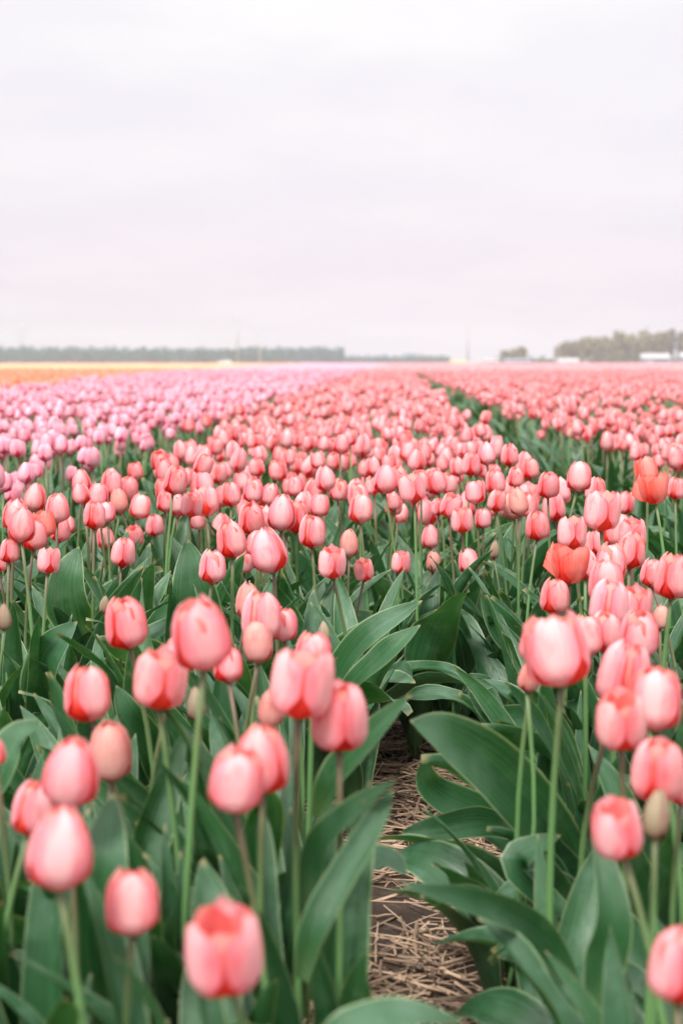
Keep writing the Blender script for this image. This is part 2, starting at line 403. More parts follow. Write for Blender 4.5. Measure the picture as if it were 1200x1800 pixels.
# straw litter on the paths
def straw(n, x0, x1, y0, y1, lo, hi, b, curve=0):
    for i in range(n):
        y = rng.uniform(y0, y1); x = rng.uniform(x0, x1)
        if math.sin(11 * x + 3 * y) + math.sin(8 * y - 5 * x + 1) + .8 * math.sin(23 * x - 17 * y) < -.7 and rng.random() < .8: continue   # bare damp patches
        L = rng.uniform(.03, .115); r = .0008 + .0019 * rng.random() ** 1.6; yaw = rng.uniform(0, 6.28); pit = rng.normal(0, .13)
        d = np.array([math.cos(yaw) * math.cos(pit), math.sin(yaw) * math.cos(pit), math.sin(pit)])
        c = np.array([x, y, ground_z(x, y) + rng.uniform(.002, .026)])
        kink = rng.normal(0, .12) * L
        nrm = np.array([-d[1], d[0], 0.])
        p = np.stack([c - d * L / 2, c + nrm * kink, c + d * L / 2])
        v, f, a = tube(p, np.array([r, r, r * .8]), 4)
        a[:, 2] = np.clip(rng.beta(1.6, 1.5), lo, hi); b.add(v, f, a)
b = MB()
straw(6800, -.30, .42, 1.15, 3.25, 0, 1, b)
straw(2000, -.95, -.42, 1.2, 3.2, 0, .9, b)
straw(700, .45, 1.0, 2.4, 5.0, 0, .7, b)
tag(link(b.mesh('straw', [M['straw']], False), 'straw'), 'loose dry straw scattered over the paths between the beds', None, None, 'stuff')

# ------------------------------------------------------------------ tulips set by eye: position of the bloom's centre in metres, bloom width, type, label
TULIPS = [
    (-0.109, 0.9, 0.396, 0.0496, 't', 'large pink tulip with ragged orange-red tip, lowest of all the blooms, beside a dark leaf'),
    (-0.198, 1.05, 0.367, 0.041, 'o', 'round pink tulip with a red right shoulder between a broad leaf and the lowest bloom'),
    (-0.245, 1.0, 0.427, 0.0475, 'e', 'big pale pink egg-shaped tulip leaning left on a curved brown stem'),
    (-0.315, 1.2, 0.392, 0.0387, 'o', 'salmon tulip half hidden behind the big pale egg-shaped tulip'),
    (-0.27, 1.15, 0.442, 0.0468, 'e', 'tilted pink tulip rising above the pair at the straw edge, leaning left'),
    (-0.272, 1.35, 0.404, 0.0412, 'k', 'muted pink tulip with tightly shut petals next to the tilted pink tulip'),
    (-0.129, 1.12, 0.445, 0.0437, 'o', 'orange-tinted tulip with a peeling red edge, front one of a touching pair'),
    (-0.111, 1.2, 0.44, 0.0478, 'e', 'plain pink tulip, rear one of the touching pair over vertical leaves'),
    (-0.312, 1.42, 0.442, 0.047, 'r', 'squat red-pink tulip with a scarlet wedge on a short stem'),
    (-0.226, 1.34, 0.476, 0.05, 't', 'broad pink tulip with pale rim left of a green-brown bud'),
    (-0.167, 1.25, 0.539, 0.0519, 'o', 'largest blurred pink tulip of the front cluster, high above two half-hidden ones'),
    (-0.238, 1.55, 0.457, 0.0342, 'o', 'pink tulip peeking out to the left behind the largest blurred bloom'),
    (-0.188, 1.6, 0.435, 0.0339, 'r', 'pink tulip low behind the largest blurred bloom, showing its right half'),
    (-0.082, 1.22, 0.501, 0.0538, 't', 'broad pale pink tulip with notched top, tall, next to an orange-edged one'),
    (-0.047, 1.25, 0.465, 0.0504, 'r', 'pink tulip with an orange-red right edge at the rim of the straw path'),
    (-0.091, 1.6, 0.448, 0.0421, 'o', 'tulip tip hidden mostly behind the broad pale notched one'),
    (-0.21, 1.5, 0.414, 0.0204, 'b', 'tight green-brown bud under the largest blurred tulip'),
    (-0.127, 1.45, 0.422, 0.0271, 'k', 'brownish pink half-closed bud tucked beside the broad pale notched tulip'),
    (-0.318, 1.68, 0.469, 0.0513, 'r', 'red-pink tulip with scarlet notch at its foot, standing alone over dark leaves'),
    (-0.202, 1.95, 0.45, 0.0347, 'k', 'slim pink tulip at the back of the four-flower clump'),
    (-0.169, 1.8, 0.456, 0.0519, 'o', 'widest pink tulip in the middle of the four-flower clump'),
    (-0.159, 1.68, 0.446, 0.0356, 'k', 'brownish pink closed tulip lowest in the four-flower clump'),
    (-0.144, 1.85, 0.436, 0.0361, 'o', 'small salmon tulip at the outer side of the four-flower clump'),
    (-0.101, 2.1, 0.377, 0.0185, 'b', 'slender grey-green bud below the row of short tulips'),
    (-0.454, 2.2, 0.401, 0.0158, 'b', 'small pale green bud above the lone red-pink tulip'),
    (-0.529, 1.9, 0.434, 0.0198, 'b', 'tan bud cut by the picture edge beside tall stems'),
    (-0.345, 1.2, 0.443, 0.0204, 'o', 'pink tulip almost wholly cut off by the picture edge over the straw'),
    (0.163, 1.6, 0.464, 0.0393, 'r', 'red-sided tulip pressed against the biggest tulip of the crowded bunch'),
    (0.168, 1.38, 0.5, 0.0632, 't', 'biggest wide tulip of the crowded bunch by the path, red at the base'),
    (0.233, 1.7, 0.452, 0.0404, 'o', 'pale tulip squeezed behind the biggest tulip of the crowded bunch'),
    (0.153, 1.6, 0.426, 0.0258, 'k', 'brownish pink half-opened bud hanging under the biggest bunch tulip'),
    (0.212, 1.3, 0.452, 0.0469, 't', 'salmon tulip with a split front, lowest of three touching tulips'),
    (0.242, 1.5, 0.451, 0.0572, 'r', 'red-edged tulip behind the three touching tulips, top of the stack'),
    (0.258, 1.38, 0.452, 0.0515, 'o', 'pink tulip with orange shaded flank, outer one of three touching tulips'),
    (0.295, 1.7, 0.456, 0.0476, 'o', 'plump pink tulip above the three touching ones'),
    (0.263, 1.75, 0.449, 0.0401, 'o', 'pink tulip with a small orange tip, in line behind the biggest one'),
    (0.273, 1.8, 0.475, 0.0504, 'o', 'pale overlapped tulip in the diagonal queue of blurred tulips'),
    (0.333, 1.95, 0.447, 0.0463, 't', 'flat-topped pale tulip beside the diagonal queue'),
    (0.397, 2.1, 0.404, 0.0249, 'k', 'leaning brownish pink bud by a tall green stem at the bare soil'),
    (0.228, 1.2, 0.433, 0.0448, 'r', 'orange-pink tulip with pale left side above a brown bud'),
    (0.184, 1.12, 0.408, 0.0404, 't', 'solitary pink tulip with a red centre line, tallest over big arching leaves'),
    (0.217, 1.15, 0.41, 0.023, 'b', 'brown oval bud between the solitary tulip and the picture edge'),
    (0.259, 1.25, 0.401, 0.0244, 'o', 'bright pink tulip cut by the picture edge next to the brown bud'),
    (0.198, 0.95, 0.367, 0.0419, 'r', 'coral tulip at the lower picture edge cut in half'),
    (0.234, 2.05, 0.443, 0.0417, 'r', 'sharp pink tulip with a red underside left of the queue of blurred tulips'),
    (0.262, 2.1, 0.484, 0.0588, 'Q', 'orange-red open tulip with one petal dropped out sideways'),
    (0.313, 2.3, 0.454, 0.039, 'o', 'pink tulip half hidden behind the open orange-red one'),
    (0.314, 2.15, 0.558, 0.0538, 't', 'tall large tulip with a long scarlet slit, highest in its bunch'),
    (0.303, 2.4, 0.494, 0.0488, 't', 'flat-topped orange-flushed tulip between the slit tulip and the open red one'),
    (0.358, 2.15, 0.498, 0.0456, 'r', 'tulip with one deep red flank heading the diagonal queue'),
    (0.406, 2.4, 0.493, 0.0448, 't', 'pale tulip just above the red-flanked one'),
    (0.315, 2.05, 0.493, 0.0452, 'o', 'pale tulip with orange crease in the diagonal queue, second from its top'),
    (0.294, 1.95, 0.48, 0.048, 'o', 'pale tulip in the diagonal queue, third from its top'),
    (0.384, 1.95, 0.488, 0.0513, 'r', 'rosy tulip on a tall stem over the bare soil patch'),
    (0.418, 2.3, 0.441, 0.0371, 'o', 'small tulip directly left of the rosy one over bare soil'),
    (0.378, 2.45, 0.494, 0.0499, 'o', 'pink tulip tucked under the tall slit tulip'),
    (0.412, 2.895, 0.413, 0.0417, 'r', None),
    (0.288, 2.815, 0.459, 0.0477, 'r', 'pink tulip with red outlined petals leaning left over thin leaves'),
    (0.349, 3.058, 0.47, 0.0493, 'r', 'upright tulip with a scarlet wedge above the leaning red-outlined one'),
    (0.57, 3.504, 0.438, 0.0446, 'r', 'small neat tulip with a red notch right of the tall slit tulip'),
    (0.553, 3.1, 0.548, 0.0499, 'R', 'orange-red tulip, upper one of the vivid pair at the path'),
    (0.532, 2.9, 0.525, 0.0615, 'Q', 'widely opened orange-red tulip, lower one of the vivid pair'),
    (0.652, 3.3, 0.491, 0.042, 'r', None),
    (-0.301, 2.346, 0.441, 0.0458, 'o', 'reddish pink tulip right of the broad upright leaf'),
    (-0.273, 2.414, 0.478, 0.0512, 'r', 'pink tulip with a red triangle at its foot, over the clump of four'),
    (-0.303, 2.849, 0.38, 0.0387, 'o', None),
    (-0.181, 2.146, 0.497, 0.0546, 'e', 'pink tulip with red left edge, centre of the sharp band, with twin stems'),
    (-0.24, 2.5, 0.46, 0.0382, 'o', None),
    (-0.149, 2.608, 0.47, 0.0498, 'r', 'smooth rounded tulip with red base corner and tall bare stem'),
    (-0.189, 2.757, 0.481, 0.0514, 'r', None),
    (-0.212, 2.684, 0.498, 0.0546, 'e', 'pointed tulip with dark red outlined petals above the centre pair'),
    (-0.102, 2.369, 0.446, 0.0462, 't', 'wide-topped salmon tulip on a brown stem left of two short ones'),
    (-0.082, 2.702, 0.435, 0.0367, 'k', 'narrow brownish pink tulip behind the wide-topped salmon one'),
    (-0.053, 2.747, 0.378, 0.0384, 't', 'little salmon tulip with a central groove and red foot'),
    (0.016, 2.797, 0.386, 0.0391, 't', 'short square red-edged tulip alone among leaves'),
    (0.084, 3.091, 0.402, 0.0406, 'e', 'lone small tulip above the closed brown-pink bud'),
    (0.084, 2.91, 0.371, 0.0308, 'k', 'closed brown-pink bud between two small tulips'),
    (0.152, 2.764, 0.394, 0.0398, 'o', 'small rounded tulip on a straight stem beside a dry bud'),
    (0.198, 2.766, 0.416, 0.0199, 'b', 'dry brown bud right of the small rounded tulip'),
    (-0.502, 2.604, 0.429, 0.0442, 'r', 'pink tulip with red lower left corner over a dark leaf'),
    (-0.578, 3.152, 0.394, 0.0401, 't', None),
    (-0.549, 3.25, 0.406, 0.0413, 'r', None),
    (-0.636, 3.132, 0.391, 0.0398, 'o', None),
    (-0.623, 2.35, 0.509, 0.0458, 'e', 'tall pink tulip with dark red edges, front of the corner clump'),
    (-0.686, 2.55, 0.504, 0.0476, 'o', None),
    (-0.639, 2.5, 0.474, 0.0445, 'r', None),
    (-0.821, 3.222, 0.474, 0.0505, 'e', 'tilted tulip above the corner clump, red at its base'),
    (-0.645, 2.6, 0.482, 0.0441, 'R', 'orange-flushed tulip in the corner clump with a wide red gap'),
    (-0.714, 3.011, 0.423, 0.0434, 'r', None),
    (-0.692, 2.9, 0.481, 0.0492, 'o', None),
    (-0.842, 3.64, 0.361, 0.037, 'o', None),
    (-0.566, 2.3, 0.456, 0.0371, 't', 'flat-topped salmon tulip over the broad grey-green leaf'),
    (-0.644, 2.35, 0.465, 0.0329, 'r', None),
    (-0.676, 2.4, 0.437, 0.0265, 'r', None),
    (-0.573, 2.7, 0.488, 0.0435, 'r', None),
    (-0.586, 2.9, 0.473, 0.0344, 'o', None),
    (-0.687, 3.438, 0.486, 0.0525, 'r', None),
    (-0.663, 3.525, 0.467, 0.0493, 'r', None),
    (-0.587, 3.246, 0.45, 0.0468, 'o', None),
    (-0.579, 3.0, 0.487, 0.0382, 'k', None),
    (-0.649, 3.1, 0.489, 0.0447, 'o', None),
    (-0.442, 2.85, 0.545, 0.0483, 'r', 'taller pink tulip with red edges rising above its neighbours in the middle bed'),
    (-0.475, 3.1, 0.471, 0.0394, 'o', None),
    (-0.416, 2.9, 0.49, 0.0443, 't', None),
    (-0.5, 3.1, 0.477, 0.0394, 'r', None),
    (-0.682, 3.1, 0.52, 0.0421, 'e', None),
    (-0.47, 3.431, 0.401, 0.0407, 'o', None),
    (-0.353, 3.1, 0.493, 0.0447, 'r', None),
    (-0.503, 4.074, 0.462, 0.0484, 'r', None),
    (-0.451, 3.4, 0.49, 0.0461, 'o', None),
    (-0.318, 3.2, 0.492, 0.0461, 'o', None),
    (-0.248, 2.7, 0.479, 0.0458, 'o', None),
    (-0.266, 2.65, 0.49, 0.0494, 'r', None),
    (-0.069, 2.969, 0.475, 0.0504, 'o', 'pink tulip with dark red foot on a double stem in the open gap'),
    (-0.072, 3.1, 0.491, 0.0473, 'o', None),
    (-0.017, 2.8, 0.551, 0.0451, 'e', 'tall pale tulip with square shoulders standing clear in the gap'),
    (0.042, 2.75, 0.538, 0.0513, 't', None),
    (0.013, 3.2, 0.524, 0.0407, 'o', None),
    (0.062, 3.1, 0.523, 0.0421, 'o', None),
    (0.001, 3.2, 0.469, 0.0353, 'o', None),
    (0.1, 3.1, 0.522, 0.0447, 'r', None),
    (0.17, 2.9, 0.517, 0.0418, 't', 'pinkish white tulip with a curled crown in the mid bed'),
    (0.109, 2.8, 0.501, 0.0427, 't', None),
    (0.136, 2.75, 0.476, 0.0431, 't', None),
    (0.185, 2.9, 0.464, 0.0344, 'o', None),
    (0.217, 3.0, 0.49, 0.0382, 'r', None),
    (0.232, 3.2, 0.514, 0.0448, 'r', None),
    (0.257, 2.85, 0.504, 0.0399, 'k', 'dull brownish pink tulip between bright neighbours by the gap'),
    (0.286, 3.0, 0.483, 0.0432, 'o', None),
    (0.321, 2.95, 0.529, 0.045, 'r', None),
    (0.366, 3.1, 0.503, 0.0447, 'o', None),
    (0.446, 3.743, 0.436, 0.0444, 'r', None),
    (0.377, 2.9, 0.549, 0.0492, 'o', None),
    (0.425, 3.0, 0.514, 0.0432, 'r', None),
    (0.261, 3.05, 0.473, 0.0388, 'k', None),
    (0.285, 3.3, 0.516, 0.0392, 'o', None),
    (0.32, 3.3, 0.536, 0.0392, 'r', None),
    (0.286, 3.5, 0.554, 0.0445, 'r', None),
    (0.232, 3.5, 0.558, 0.0445, 'e', None),
    (0.18, 3.3, 0.546, 0.0448, 'r', None),
    (0.161, 3.5, 0.525, 0.0386, 'o', None),
    (-0.05, 3.6, 0.517, 0.0397, 'o', None),
    (0.097, 3.0, 0.477, 0.0305, 'r', None),
    (-0.162, 3.1, 0.469, 0.0421, 'o', None),
    (-0.129, 3.3, 0.486, 0.042, 'o', None),
    (-0.192, 3.3, 0.486, 0.042, 'r', None),
    (-0.292, 3.3, 0.475, 0.042, 'o', None),
    (-0.232, 3.4, 0.484, 0.0404, 'o', None),

]
GROUPS = {'p': 'pink tulips of the near beds', 'b': 'closed buds among the tulips'}
for i, (x, y, z, w, typ, lab) in enumerate(TULIPS):
    name = 'tulip_bud' if typ == 'b' else 'red_tulip' if typ in 'RQ' else 'pink_tulip'
    grp = 'closed green buds among the tulips' if typ == 'b' else 'orange red tulips' if typ in 'RQ' else 'pink tulips of the near beds'
    if lab is None:
        if typ in 'RQ': lab = 'small orange red tulip among pink ones in the middle bed'
        elif y < 2.8 and x < -.55: lab = 'pink tulip crowded behind the tall front bloom of the corner clump'
        elif x < -.35: lab = 'small pink tulip in the loose group between corner clump and sharp centre pair'
        elif x < -.03: lab = 'pink tulip behind or beside the sharp centre pair at the edge of the packed bed'
        else: lab = 'pink tulip in the loose front of the packed bed by the green furrow'
        if typ == 'k' : lab = 'dull brownish pink shut tulip in the loose front of the packed bed'
    near = y < 2.2
    nl = 0 if typ == 'b' and y > 1.9 else (3 if y < 3.0 else 2)
    t = tulip(name, x, y, z, w, typ, lab, grp, 1000 + i, nl, 'hi' if y < 2.45 else 'lo', (.35 if x < .07 else .265) if y < 1.75 else .37 if y < 2.1 else .39, None if y > 2.1 else R(115) if x > .07 and y < 1.5 else math.pi, (.9 if y < 1.75 else 2.2) if x > .07 else 1.9, (.0 if y < 1.75 else .3) if x > .07 and y < 2.1 else .7)

# leafy plants that carry no bloom fill the beds
def leafy(n, x0, x1, y0, y1, label, seed, size=.33, nl=4, skip=None, mind=.085, away=None, spread=math.pi, up=.45):
    g = np.random.default_rng(seed); pts = []
    tries = 0
    while len(pts) < n and tries < 8000:
        tries += 1
        x, y = g.uniform(x0, x1), g.uniform(y0, y1)
        if skip and skip(x, y): continue
        if all((x - a) ** 2 + (y - c) ** 2 > mind ** 2 for a, c in pts): pts.append((x, y))
    for k, (x, y) in enumerate(pts):
        r = empty('tulip_plant', (x, y, 0))
        if callable(label): lab = label(x, y)
        else: lab = label
        tag(r, lab, 'tulip plant', 'tulip plants without a bloom')
        add_leaves(r, nl, size * g.uniform(.75, 1.12), seed + 11 * k, away, spread, up)
def under_band(x, y):
    if x < -.5: return 'leafy tulip plant without a bloom among the stems under the corner clump'
    if x < -.28: return 'leafy tulip plant without a bloom around the broad upright grey-green leaf'
    if x < -.06: return 'leafy tulip plant without a bloom under the sharp centre pair of tulips'
    if x < .2: return 'leafy tulip plant without a bloom closing the far end of the straw path'
    return 'leafy tulip plant without a bloom behind the queue of blurred tulips by the furrow'
def near_left(x, y):
    if y > 1.7: return 'leafy tulip plant without a bloom at the far end of the near left bed'
    if x < -.28: return 'leafy tulip plant without a bloom on the outer side of the near left bed'
    return 'leafy tulip plant without a bloom in the near left bed along the straw path'
leafy(38, -.42, -.12, 1.0, 2.15, near_left, 21, .385, 4, None, .065, math.pi, 1.9, .85)
leafy(9, -.36, -.10, .80, 1.0, 'leafy tulip plant without a bloom at the near end of the left bed', 31, .30, 4, None, .065, math.pi, 1.7, .9)
leafy(28, .25, .55, 1.2, 2.5, 'leafy tulip plant without a bloom in the near bed right of the straw path', 22, .345, 4, lambda x, y: y < 1.55 and x < .36, .065, 0, 2.6, .35)
leafy(86, -.72, .44, 2.25, 3.5, under_band, 23, .375, 4, lambda x, y: -.05 < x < .19 and y < 2.95, .085, None, math.pi, .6)
leafy(14, -.75, -.5, 1.75, 2.3, 'leafy tulip plant without a bloom below the corner clump', 24, .34, 4, lambda x, y: x < -.56 or y > 2.1)
leafy(16, -.95, -.72, 3.3, 5.0, 'leafy tulip plant without a bloom in the gap before the lilac bed', 25, .32, 3)
leafy(40, .44, .78, 3.0, 6.0, 'leafy tulip plant without a bloom in the green furrow', 26, .30, 3)

# big leaves that reach over the path, each a part of the tulip it grows from
def path_leaf(pts, W, roll, parent, fold=.35, wave=.03, seed=1, nu=9, nv=24):
    P = np.array(pts, float)
    k = len(P); tt = np.linspace(0, k - 1, nv); out = []
    Pe = np.vstack([2 * P[0] - P[1], P, 2 * P[-1] - P[-2]])
    for t in tt:
        i = min(int(t), k - 2); f = t - i; a, b_, c, d = Pe[i:i + 4]
        out.append(.5 * (2 * b_ + (c - a) * f + (2 * a - 5 * b_ + 4 * c - d) * f * f + (3 * b_ - a - 3 * c + d) * f ** 3))
    C = np.array(out); T = np.gradient(C, axis=0); T /= np.linalg.norm(T, axis=1)[:, None]
    g = np.random.default_rng(seed)
    ref = np.array([0, -.75, .66])                                 # upper face turned to the light and the path
    S = np.cross(T, ref); S /= np.linalg.norm(S, axis=1)[:, None]; N = np.cross(S, T)
    cr, sr = math.cos(roll), math.sin(roll); S, N = S * cr + N * sr, N * cr - S * sr
    s = np.linspace(0, 1, nv); u = np.linspace(-1, 1, nu); U, SS = np.meshgrid(u, s)
    w = np.maximum(W / 2 * np.minimum(1, .45 + 1.4 * s) * np.clip(1 - s ** 3.4, 0, 1) ** .85, .0006)[:, None]
    ph = g.uniform(0, 6.28, 2)
    off = np.abs(U) ** 1.4 * w * math.sin(fold) + wave * W * U * U * (np.sin(8 * SS + ph[0] + np.sign(U)) + .5 * np.sin(15 * SS + ph[1] - np.sign(U)))
    V = C[:, None] + S[:, None] * (U * w * math.cos(fold))[..., None] + N[:, None] * off[..., None]
    L = np.array(parent.location)
    link(mesh_from_arr('leaf', (V - L, np.stack([U, SS, np.zeros_like(U)], -1)), M['leaf']), 'leaf', parent)
roots = [o for o in col.objects if o.parent is None and o.get('category') in ('tulip', 'tulip plant')]
def nearest(p):
    return min(roots, key=lambda o: (o.location.x - p[0]) ** 2 + (o.location.y - p[1]) ** 2)
BIG = [
    ([(0.233, 1.75, 0.059), (0.21, 1.72, 0.174), (0.127, 1.62, 0.296), (0.061, 1.55, 0.364), (0.02, 1.52, 0.391)], 0.088, 0.25, 0.3, 0.03),
    ([(0.187, 1.35, 0.154), (0.147, 1.33, 0.226), (0.084, 1.25, 0.29), (0.009, 1.2, 0.328)], 0.036, 0.3, 0.35, 0.03),
    ([(0.258, 1.95, 0.077), (0.194, 1.95, 0.101), (0.127, 1.9, 0.157), (0.055, 1.85, 0.212), (0.042, 1.82, 0.267)], 0.07, 0.1, 0.3, 0.04),
    ([(0.189, 1.9, 0.134), (0.123, 1.85, 0.17), (0.061, 1.8, 0.178), (0.013, 1.78, 0.179)], 0.045, 0.5, 0.3, 0.03),
    ([(-0.07, 1.0, 0.26), (-0.035, 0.98, 0.295), (0.006, 1.0, 0.303), (0.055, 1.02, 0.29)], 0.042, 0.5, 0.3, 0.02),
    ([(-0.448, 1.5, 0.256), (-0.413, 1.45, 0.342), (-0.394, 1.45, 0.385), (-0.367, 1.45, 0.403)], 0.05, 0.2, 0.4, 0.02),
    ([(-0.336, 2.5, 0.176), (-0.338, 2.45, 0.29), (-0.34, 2.4, 0.389), (-0.352, 2.42, 0.477)], 0.105, -0.15, 0.22, 0.03),
    ([(-0.245, 1.2, 0.196), (-0.253, 1.18, 0.262), (-0.242, 1.16, 0.351), (-0.242, 1.2, 0.406)], 0.062, 0.0, 0.45, 0.02),
    ([(-0.12, 2.3, 0.168), (-0.09, 2.25, 0.266), (-0.035, 2.2, 0.351), (0.047, 2.2, 0.41)], 0.075, 0.3, 0.35, 0.03),
    ([(-0.088, 2.2, 0.177), (-0.06, 2.15, 0.276), (-0.007, 2.1, 0.345), (0.042, 2.1, 0.39)], 0.06, 0.3, 0.35, 0.03),
    ([(0.117, 2.8, 0.026), (0.098, 2.78, 0.089), (0.119, 2.75, 0.166), (0.121, 2.75, 0.234)], 0.042, 0, 0.5, 0.07),
    ([(-0.076, 1.45, 0.303), (-0.057, 1.42, 0.355), (-0.022, 1.4, 0.402), (0.017, 1.4, 0.448)], 0.045, 0.2, 0.5, 0.02),
    ([(-0.076, 1.25, 0.283), (-0.066, 1.25, 0.337), (-0.034, 1.22, 0.384), (0.004, 1.2, 0.42)], 0.036, 0.2, 0.5, 0.02),
    ([(-0.075, 1.15, 0.263), (-0.061, 1.15, 0.313), (-0.018, 1.2, 0.375), (0.001, 1.22, 0.406)], 0.034, 0, 0.6, 0.02),
    ([(-0.074, 1.4, 0.248), (-0.039, 1.4, 0.272), (-0.004, 1.38, 0.283), (0.015, 1.36, 0.276)], 0.04, 0.3, 0.3, 0.03),
    ([(-0.547, 2.3, 0.174), (-0.553, 2.25, 0.244), (-0.544, 2.2, 0.311), (-0.497, 2.2, 0.373)], 0.1, 0.1, 0.25, 0.03),
    ([(-0.54, 2.45, 0.289), (-0.557, 2.42, 0.345), (-0.556, 2.4, 0.408), (-0.54, 2.42, 0.464)], 0.085, 0, 0.25, 0.03),
    ([(0.303, 2.75, 0.11), (0.264, 2.7, 0.2), (0.21, 2.65, 0.276), (0.167, 2.65, 0.354)], 0.085, 0.1, 0.3, 0.03),
    ([(0.014, 3.0, 0.059), (-0.01, 2.95, 0.132), (-0.01, 2.9, 0.215), (0.046, 2.9, 0.269)], 0.09, 0.3, 0.3, 0.03),
    ([(0.19, 2.2, 0.161), (0.211, 2.15, 0.229), (0.155, 2.1, 0.25), (0.114, 2.1, 0.289)], 0.05, 0.2, 0.4, 0.04),
    ([(0.184, 1.25, 0.179), (0.193, 1.25, 0.233), (0.2, 1.25, 0.287), (0.187, 1.3, 0.361)], 0.045, 0, 0.5, 0.02),
    ([(-0.069, 1.3, 0.173), (-0.058, 1.3, 0.23), (-0.068, 1.3, 0.308), (-0.053, 1.32, 0.365)], 0.05, -0.1, 0.5, 0.02),
    ([(0.213, 1.6, 0.148), (0.177, 1.58, 0.183), (0.145, 1.55, 0.227), (0.189, 1.55, 0.254)], 0.06, 0.3, 0.3, 0.03),
    ([(-0.304, 1.9, 0.168), (-0.318, 1.85, 0.255), (-0.339, 1.8, 0.322), (-0.357, 1.8, 0.363)], 0.05, 0.0, 0.4, 0.03),

]
for i, (pts, W, roll, fold, wave) in enumerate(BIG):
    path_leaf(pts, W, roll, nearest(pts[0]), fold, wave, 60 + i)

# ------------------------------------------------------------------ the field behind
CAT = np.array([(t[0], t[1]) for t in TULIPS])
def bed_of(X, Y):
    """which crop grows here: 0 none, 1 pink, 2 lilac, 3 orange, 4 yellow"""
    left = np.interp(Y, [4, 15, 20, 41, 93, 250, 500], [-3.2, -3.9, -4.5, -6.6, -9.6, -17, -28])
    r = np.zeros(len(X), int)
    far = np.clip((Y - 4.5) / 2, 0, 1)
    main = (X > -.72 - .14 * far) & (X < .38 + .10 * np.clip((Y - 8) / 25, 0, 1))
    r[main & (Y > 2.95)] = 1
    ph = np.mod(X - .76, 1.42); rb = (X > .76) & (ph < 1.18); r[rb & (Y > 3.0)] = 1
    pl = np.mod(-.93 - X, 1.6); lb = (X < -.93) & (X > left) & (pl < 1.45); r[lb] = 2
    fl = X < left - .35; po = np.mod(-X, 1.5) < 1.3
    r[fl & po & (Y > 14)] = 3
    r[fl & (Y > 60) & (Y < 135) & (X < -8.6 + .0 * Y)] = 4
    return r
def jitter(y0, y1, cell, seed):
    g = np.random.default_rng(seed); X, Y = [], []
    y = y0
    ys = np.arange(y0, y1, cell)
    for y in ys:
        lo, hi = -.276 * y - .5 - .02 * y, .204 * y + .5 + .02 * y
        xs = np.arange(lo, hi, cell); X.append(xs + g.uniform(-.42, .42, len(xs)) * cell); Y.append(y + g.uniform(-.42, .42, len(xs)) * cell)
    return np.concatenate(X), np.concatenate(Y)
X1, Y1 = jitter(2.95, 18, .121, 5); X2, Y2 = jitter(18, 48, .15, 6)
X, Y = np.concatenate([X1, X2]), np.concatenate([Y1, Y2])
B = bed_of(X, Y)
keep = B > 0
sparse = (X > 1.0) & (Y > 7.5) & (Y < 14) & (X > .11 * Y) ; keep &= ~(sparse & (rng.random(len(X)) < .55))
keep &= ~(rng.random(len(X)) < .06)
dm = np.min((X[:, None] - CAT[None, :, 0]) ** 2 + (Y[:, None] - CAT[None, :, 1]) ** 2, axis=1) if True else None
keep &= dm > .055 ** 2
X, Y, B = X[keep], Y[keep], B[keep]
order = np.argsort(np.hypot(X, Y)); X, Y, B = X[order], Y[order], B[order]
HZ = rng.normal(.478, .030, len(X)); HZ = np.where(B == 2, HZ + .025, HZ); WZ = rng.normal(.045, .0048, len(X))
HZ = np.where(rng.random(len(X)) < .07, HZ - .06, HZ)

# joined low-detail blooms for the individual tulips further back and for the mass behind them
def bloom_mb(b, shape, w, z0, rz, seed, nu, nv, mi, tilt=(0, 0)):
    ca, sa = math.cos(tilt[0]), math.sin(tilt[0]); cb, sb = math.cos(tilt[1]), math.sin(tilt[1])
    for i in range(6):
        inner = i >= 3; th = rz + (i % 3) * R(120) + (R(60) if inner else 0)
        v, a = petal(shape, th, float(inner), seed + i, nu, nv)
        v = v.reshape(-1, 3) * w
        v = np.stack([v[:, 0], v[:, 1] * ca - v[:, 2] * sa, v[:, 1] * sa + v[:, 2] * ca], -1)
        v = np.stack([v[:, 0] * cb + v[:, 2] * sb, v[:, 1], -v[:, 0] * sb + v[:, 2] * cb], -1)
        b.add(v + np.array([0, 0, z0]), grid_faces(nu, nv), a, mi)
def bloom_mesh(shape, mat, seed):
    b = MB(); bloom_mb(b, shape, 1., 0, seed * 1.7, seed * 10, 6, 7, 0); return b.mesh('bloom', [mat])
FAR = {1: [bloom_mesh(s, M[m], k) for k, (s, m) in enumerate([('egg', 'pink'), ('oval', 'pink'), ('top', 'pink'), ('oval', 'rose'), ('egg', 'pink'), ('top', 'rose'), ('half', 'pink')])],
       2: [bloom_mesh(s, M['lilac'], 20 + k) for k, s in enumerate(['egg', 'oval', 'top', 'oval', 'egg', 'half', 'top'])]}
b = MB(); v, f, a = tube(np.stack([.012 * np.sin(np.linspace(0, 3, 6)), 0 * np.zeros(6), np.linspace(0, 1, 6)], -1), .0031, 6); b.add(v, f, a); STEM1 = b.mesh('stem', [M['stem']])
n_pink = sum(t[4] not in 'bRQ' for t in TULIPS)
LIM = {1: 296 - n_pink, 2: 290}
used = np.zeros(len(X), bool); cnt = {1: 0, 2: 0}
